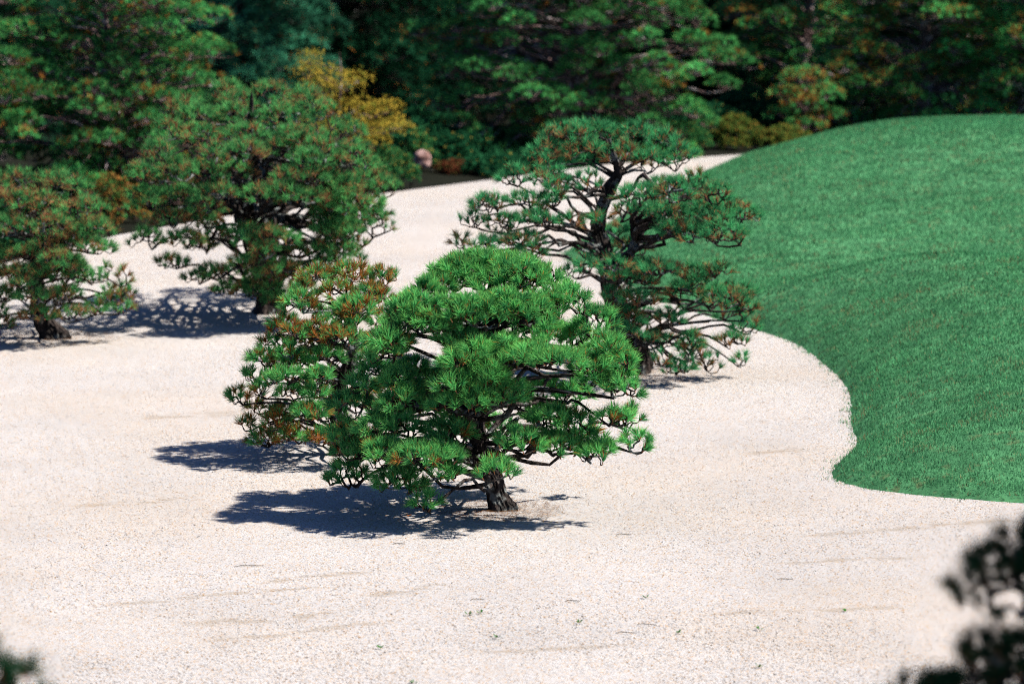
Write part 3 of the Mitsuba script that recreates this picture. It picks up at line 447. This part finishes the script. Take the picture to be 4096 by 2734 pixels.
r = R(210); tree('small_pine', 'small rounded pine with orange tips left of the mound crest', 'pine tree', 4.59, 72.2, 2.3, 1.0, 0.6, [(0, 0, 1.95, 0.75, 0.32), (-0.55, -0.2, 1.45, 0.55, 0.25), (0.6, -0.2, 1.5, 0.6, 0.25), (0.05, -0.5, 1.2, 0.6, 0.25), (-0.6, 0.1, 0.9, 0.5, 0.2), (0.7, 0.2, 0.85, 0.6, 0.2), (0, 0.5, 1.3, 0.6, 0.25), (0, -0.5, 0.6, 0.7, 0.2)], r, WOOD, brown=patchy(10, 0.3, 0.65, 0.15), radius=0.08)
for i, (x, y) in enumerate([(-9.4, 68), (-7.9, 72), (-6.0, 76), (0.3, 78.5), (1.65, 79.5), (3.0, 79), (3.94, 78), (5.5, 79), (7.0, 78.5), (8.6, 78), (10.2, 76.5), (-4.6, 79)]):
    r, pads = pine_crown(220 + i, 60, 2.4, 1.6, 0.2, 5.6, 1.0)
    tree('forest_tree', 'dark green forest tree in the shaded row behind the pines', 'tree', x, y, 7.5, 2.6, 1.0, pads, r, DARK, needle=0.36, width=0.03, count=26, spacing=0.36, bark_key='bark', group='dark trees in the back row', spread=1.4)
r = R(240); tree('yellow_tree', 'golden yellow small tree behind the big domed pine', 'tree', -2.48, 65.2, 3.7, 1.4, 0.5,
    [(-0.75, 0, 3.45, 0.28, 0.14), (-0.85, 0, 3.1, 0.42, 0.18), (-0.25, -0.1, 3.0, 0.35, 0.16), (-0.5, 0.2, 2.65, 0.5, 0.2), (0.25, 0, 2.75, 0.4, 0.14), (0.55, -0.1, 2.95, 0.3, 0.12), (-0.9, -0.2, 2.3, 0.5, 0.2), (-0.1, -0.2, 2.2, 0.5, 0.2), (0.5, 0.1, 2.2, 0.4, 0.16), (0.95, 0, 2.05, 0.45, 0.16), (1.3, -0.1, 2.15, 0.35, 0.14), (0.7, -0.3, 1.65, 0.5, 0.16), (1.3, 0, 1.6, 0.4, 0.14), (1.6, -0.1, 1.72, 0.3, 0.12), (0.1, -0.3, 1.6, 0.5, 0.2), (0.9, -0.3, 1.25, 0.5, 0.16), (-0.6, -0.2, 1.6, 0.5, 0.2)],
    r, YELLOW, needle=0.26, width=0.04, count=30, spacing=0.24, leaf=True, bark_key='red_bark', radius=0.09)

def shrub(label, x, Y, pads, pal, seed, size=0.045, category='shrub'):
    r = R(seed); h = max(p[2] + p[4] for p in pads)
    tree('low_shrub', label, category, x, Y, h * 0.8, 1, 0.1, pads, r, pal, needle=0.12, width=size, count=36, spacing=0.16, leaf=True, bark_key='bark', radius=0.03)
dome = lambda w, h: [(0, 0, h * 0.72, w * 0.6, h * 0.25), (-w * 0.55, -w * 0.1, h * 0.5, w * 0.45, h * 0.3), (w * 0.55, -w * 0.1, h * 0.5, w * 0.45, h * 0.3), (0, -w * 0.5, h * 0.42, w * 0.5, h * 0.3), (0, w * 0.4, h * 0.45, w * 0.5, h * 0.3), (-w * 0.75, 0, h * 0.22, w * 0.35, h * 0.2), (w * 0.75, 0, h * 0.22, w * 0.35, h * 0.2), (0, -w * 0.7, h * 0.15, w * 0.45, h * 0.15)]
shrub('low yellow green azalea at the right end of the far gravel edge', 4.25, 71.5, dome(0.85, 0.62), AZALEA, 301)
shrub('wider yellow green azalea touching the right foot of the central pine', 3.45, 71.4, dome(0.85, 1.0), AZALEA, 302)
shrub('dark green shrub left of the azaleas below the central pine', 2.64, 71.0, dome(0.8, 0.8), BROAD, 303)
shrub('clipped green shrub just above the round pinkish boulder', -1.41, 67.7, dome(0.55, 1.25), BROAD, 304)
shrub('broad leaved green shrub right behind the right side of the domed pine', -1.76, 65.4, dome(0.75, 1.15), BROAD, 305)
shrub('low rust red shrub on the soil right of the boulder', -0.86, 67.6, dome(0.48, 0.3), RUST, 306)
shrub('orange leaved shrub in the gap between the two left pines', -5.3, 60.9, dome(0.75, 1.25), ORNG, 307)

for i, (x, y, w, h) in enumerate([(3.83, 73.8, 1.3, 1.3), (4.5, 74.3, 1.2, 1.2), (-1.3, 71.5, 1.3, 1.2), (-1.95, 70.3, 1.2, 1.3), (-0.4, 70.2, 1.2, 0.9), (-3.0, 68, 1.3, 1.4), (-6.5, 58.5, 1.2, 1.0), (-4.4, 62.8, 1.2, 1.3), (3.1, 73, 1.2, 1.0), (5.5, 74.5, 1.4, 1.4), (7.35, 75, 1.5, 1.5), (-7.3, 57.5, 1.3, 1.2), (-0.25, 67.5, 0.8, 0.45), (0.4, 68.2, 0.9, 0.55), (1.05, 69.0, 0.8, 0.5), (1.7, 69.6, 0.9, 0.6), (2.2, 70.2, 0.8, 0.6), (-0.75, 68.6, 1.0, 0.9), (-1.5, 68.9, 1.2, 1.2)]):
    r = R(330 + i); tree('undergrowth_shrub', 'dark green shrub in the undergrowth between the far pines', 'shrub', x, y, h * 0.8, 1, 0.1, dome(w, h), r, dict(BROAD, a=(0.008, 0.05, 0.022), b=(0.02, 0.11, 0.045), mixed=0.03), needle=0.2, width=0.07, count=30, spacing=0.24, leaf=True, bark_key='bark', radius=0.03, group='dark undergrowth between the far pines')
b = trimesh.creation.icosphere(3, 1.0); bv = np.array(b.vertices); bv = bv * (1 + 0.75 * (meshkit.fbm(bv * 1.6 + 5, 3, 4) - 0.5))[:, None] * [0.125, 0.115, 0.135]
scene['boulder_stone'] = {'type': 'principled', 'base_color': proc(lambda p, n, uv: mix((0.13, 0.07, 0.06), (0.30, 0.20, 0.185), smoothstep(0.3, 0.65, fbm(p.x * 16, p.y * 16, p.z * 16, 4)))), 'roughness': 0.85, 'specular': 0.2}
k = put('boulder', (bv + [-1.31, 66.9, 0.22], b.faces), 'boulder_stone', smooth=True); say(k, 'round pinkish boulder standing on the soil below a clipped shrub', 'boulder')

# ---------------------------------------------------------------- near pines reaching into the lower corners, shade put into their needle colours
NEAR_SHADED = dict(GREEN, a=(0.005, 0.032, 0.016), b=(0.011, 0.060, 0.027), tip=(0.018, 0.065, 0.022))  # green needles darkened in colour to stand in for shade
near_pads = [(-2.41, -0.14, 3.09, 0.21, 0.09), (-2.19, 0.14, 3.17, 0.29, 0.11), (-1.92, -0.14, 3.33, 0.32, 0.12), (-1.87, 0.28, 3.17, 0.36, 0.13), (-1.64, -0.42, 3.56, 0.43, 0.17), (-2.46, -0.21, 2.85, 0.09, 0.05), (-2.37, -0.14, 2.77, 0.18, 0.09), (-2.07, 0.0, 2.81, 0.25, 0.09), (-1.74, -0.28, 2.78, 0.28, 0.11), (-2.68, -0.14, 2.59, 0.21, 0.09), (-2.4, 0.14, 2.57, 0.25, 0.09), (-2.03, -0.14, 2.59, 0.32, 0.11), (-1.72, 0.14, 2.57, 0.36, 0.13), (-2.32, 0.0, 2.32, 0.53, 0.14), (-1.61, -0.28, 2.24, 0.53, 0.14)]
r = R(401)
for z in np.arange(1.8, 9.0, 0.5):  # unseen upper crown, added to shade the branches in both lower corners
    w = 2.6 * (1 - abs(z - 3.6) / 7.2)
    for a in np.arange(0, 6.28, 0.85) + r.uniform(0, 0.85):
        q = w * r.uniform(0.5, 1.0); x = q * math.cos(a)
        if x > -1.5 + 0.112 * q * math.sin(a): near_pads.append((x, q * math.sin(a), z + r.uniform(-0.12, 0.12), 0.58, 0.16))
pine('shaded_pine', dict(at=(4.55, 20.0, -0.10), trunk=[(0, 0, 0.26), (0.05, 2.1, 0.22), (-0.05, 4.2, 0.17), (0.05, 6.2, 0.11), (0, 9.1, 0.02)], pads=near_pads), 'dark blurred pine branches under an added unseen crown in the lower right corner of the photo', None, R(402), NEAR_SHADED, needle=0.13, width=0.005, count=85, segments=1, spacing=0.11, back=0)
tip_pads = [(-0.24, 0.0, 2.66, 0.14, 0.07), (-0.5, -0.07, 2.63, 0.19, 0.08), (-0.06, 0.14, 2.47, 0.14, 0.07), (-0.39, 0.28, 2.46, 0.28, 0.08), (-0.84, 0.0, 2.59, 0.28, 0.1), (-1.16, 0.14, 2.39, 0.35, 0.11), (-0.16, -0.14, 2.1, 0.27, 0.1), (-0.82, -0.42, 2.08, 0.41, 0.11), (-1.27, 0.28, 1.85, 0.42, 0.11), (-0.04, 0.28, 1.71, 0.42, 0.11), (-0.57, 0.42, 1.58, 0.42, 0.11), (-0.69, -0.56, 1.37, 0.47, 0.11)]
pine('shaded_pine', dict(at=(-2.17, 20.0, -0.01), trunk=[(-0.42, 0, 0.09), (-0.3, 1.1, 0.07), (-0.35, 2.0, 0.04), (-0.28, 2.55, 0.015)], pads=tip_pads), 'dark blurred pine tip poking into the lower left corner of the photo', None, R(403), NEAR_SHADED, needle=0.13, width=0.005, count=85, segments=1, spacing=0.11, back=0)

# ---------------------------------------------------------------- small things fallen on the gravel
scene['twig_wood'] = {'type': 'principled', 'base_color': rgb(0.06, 0.045, 0.032), 'roughness': 0.8}
scene['weed_leaf'] = {'type': 'principledthin', 'base_color': rgb(0.04, 0.13, 0.03), 'roughness': 0.6, 'diff_trans': 0.5}
scene['dry_leaf'] = {'type': 'principledthin', 'base_color': rgb(0.5, 0.16, 0.02), 'roughness': 0.6, 'diff_trans': 0.5}
r = R(501)
def on_gravel(x, y): return np.array([x, y, float(base(y)) + 0.006])
for x, y, a, L in [(0.46, 34.68, 0.0, 0.09), (-0.27, 34.74, 0.4, 0.09), (0.84, 33.46, 0.05, 0.12), (1.0, 33.77, 0.0, 0.11), (-2.11, 36.12, 0.2, 0.18), (0.92, 37.53, 0.15, 0.1), (-0.93, 37.1, 0.1, 0.08), (2.14, 35.56, 0.2, 0.1)]:
    d = np.array([math.cos(a), math.sin(a), 0]); n = np.array([-d[1], d[0], 0]); p = on_gravel(x, y)
    k = put('fallen_twig', tube([p - d * L * 0.6, p - d * L * 0.3 + n * 0.012 + [0, 0, 0.006], p + d * L * 0.4 - n * 0.008 + [0, 0, 0.004], p + d * L * 0.7], [0.0022, 0.003, 0.003, 0.0016], 5), 'twig_wood', smooth=True); say(k, 'thin dark pine twig fallen on the pale gravel', 'twig', 'fallen twigs on the gravel')
for x, y in [(-0.33, 34.14), (-0.24, 34.2), (0.5, 33.83), (1.03, 34.8), (1.23, 33.46), (1.84, 33.58), (1.77, 32.24), (-0.11, 33.27), (-0.96, 32.89), (2.53, 34.26), (-0.69, 31.71), (1.45, 31.44)]:
    p = on_gravel(x, y); n = 9; a = r.uniform(0, 6.28, n); d = np.stack([np.cos(a), np.sin(a), r.uniform(0.2, 0.9, n)], -1); s = np.stack([-np.sin(a), np.cos(a), 0 * a], -1) * 0.007; q = p + d * 0.006
    v = np.stack([q - s * 0.3, q + d * 0.016 - s, q + d * 0.03, q + d * 0.016 + s], 1).reshape(-1, 3); i4 = 4 * np.arange(n)[:, None]
    k = put('weed_sprout', (v, np.vstack([i4 + [0, 1, 2], i4 + [0, 2, 3]])), 'weed_leaf'); say(k, 'tiny green weed sprout growing in the foreground gravel', 'weed', 'weed sprouts in the gravel')
p = on_gravel(-0.88, 38.35); g = np.linspace(-1, 1, 7)
lv = np.vstack([np.stack([0.03 * g, 0.014 * s_ * np.sqrt(1 - g * g), 0.012 + 0.012 * np.abs(g) + 0.004 * s_ * 0 * g], -1) for s_ in (-1, 0, 1)]) + p
i = np.arange(6); k = put('fallen_leaf', (lv, np.vstack([np.stack([o + i, o + i + 1, o + 7 + i + 1, o + 7 + i], 1) for o in (0, 7)])), 'dry_leaf', smooth=True); say(k, 'small curled orange leaf lying in the shadow of the sharp front pine', 'leaf')

# dry needles shed round the feet of the pines
def litter(spec, radius, n, label, seed):
    r = R(seed); gx, gy, gz = spec['at']; a = r.uniform(0, 6.283, n); q = radius * r.uniform(0.05, 1, n) ** 0.7; p = np.stack([gx + q * np.cos(a), gy + q * np.sin(a), np.full(n, gz + 0.012)], -1)
    b = r.uniform(0, 6.283, n); d = np.stack([np.cos(b), np.sin(b), 0.05 * r.normal(size=n)], -1) * r.uniform(0.03, 0.06, (n, 1)); w = np.stack([-np.sin(b), np.cos(b), 0 * b], -1) * 0.0016
    c = np.array([0.16, 0.08, 0.035]) * r.uniform(0.4, 1.5, (n, 1))
    k = put('fallen_needles', (np.stack([p - d - w, p - d + w, p + d], 1).reshape(-1, 3), np.arange(3 * n).reshape(-1, 3)), 'leaf', color=np.repeat(c, 3, 0)); say(k, label, 'needles', kind='stuff')
litter(FRONT, 0.55, 1500, 'dry brown needles scattered round the foot of the sharp front pine', 601)
litter(REAR, 0.8, 1500, 'dry brown needles scattered round the foot of the tiered pine by the mound', 602)
litter(EDGE, 0.7, 1200, 'dry brown needles scattered round the foot of the pine at the left edge', 603)
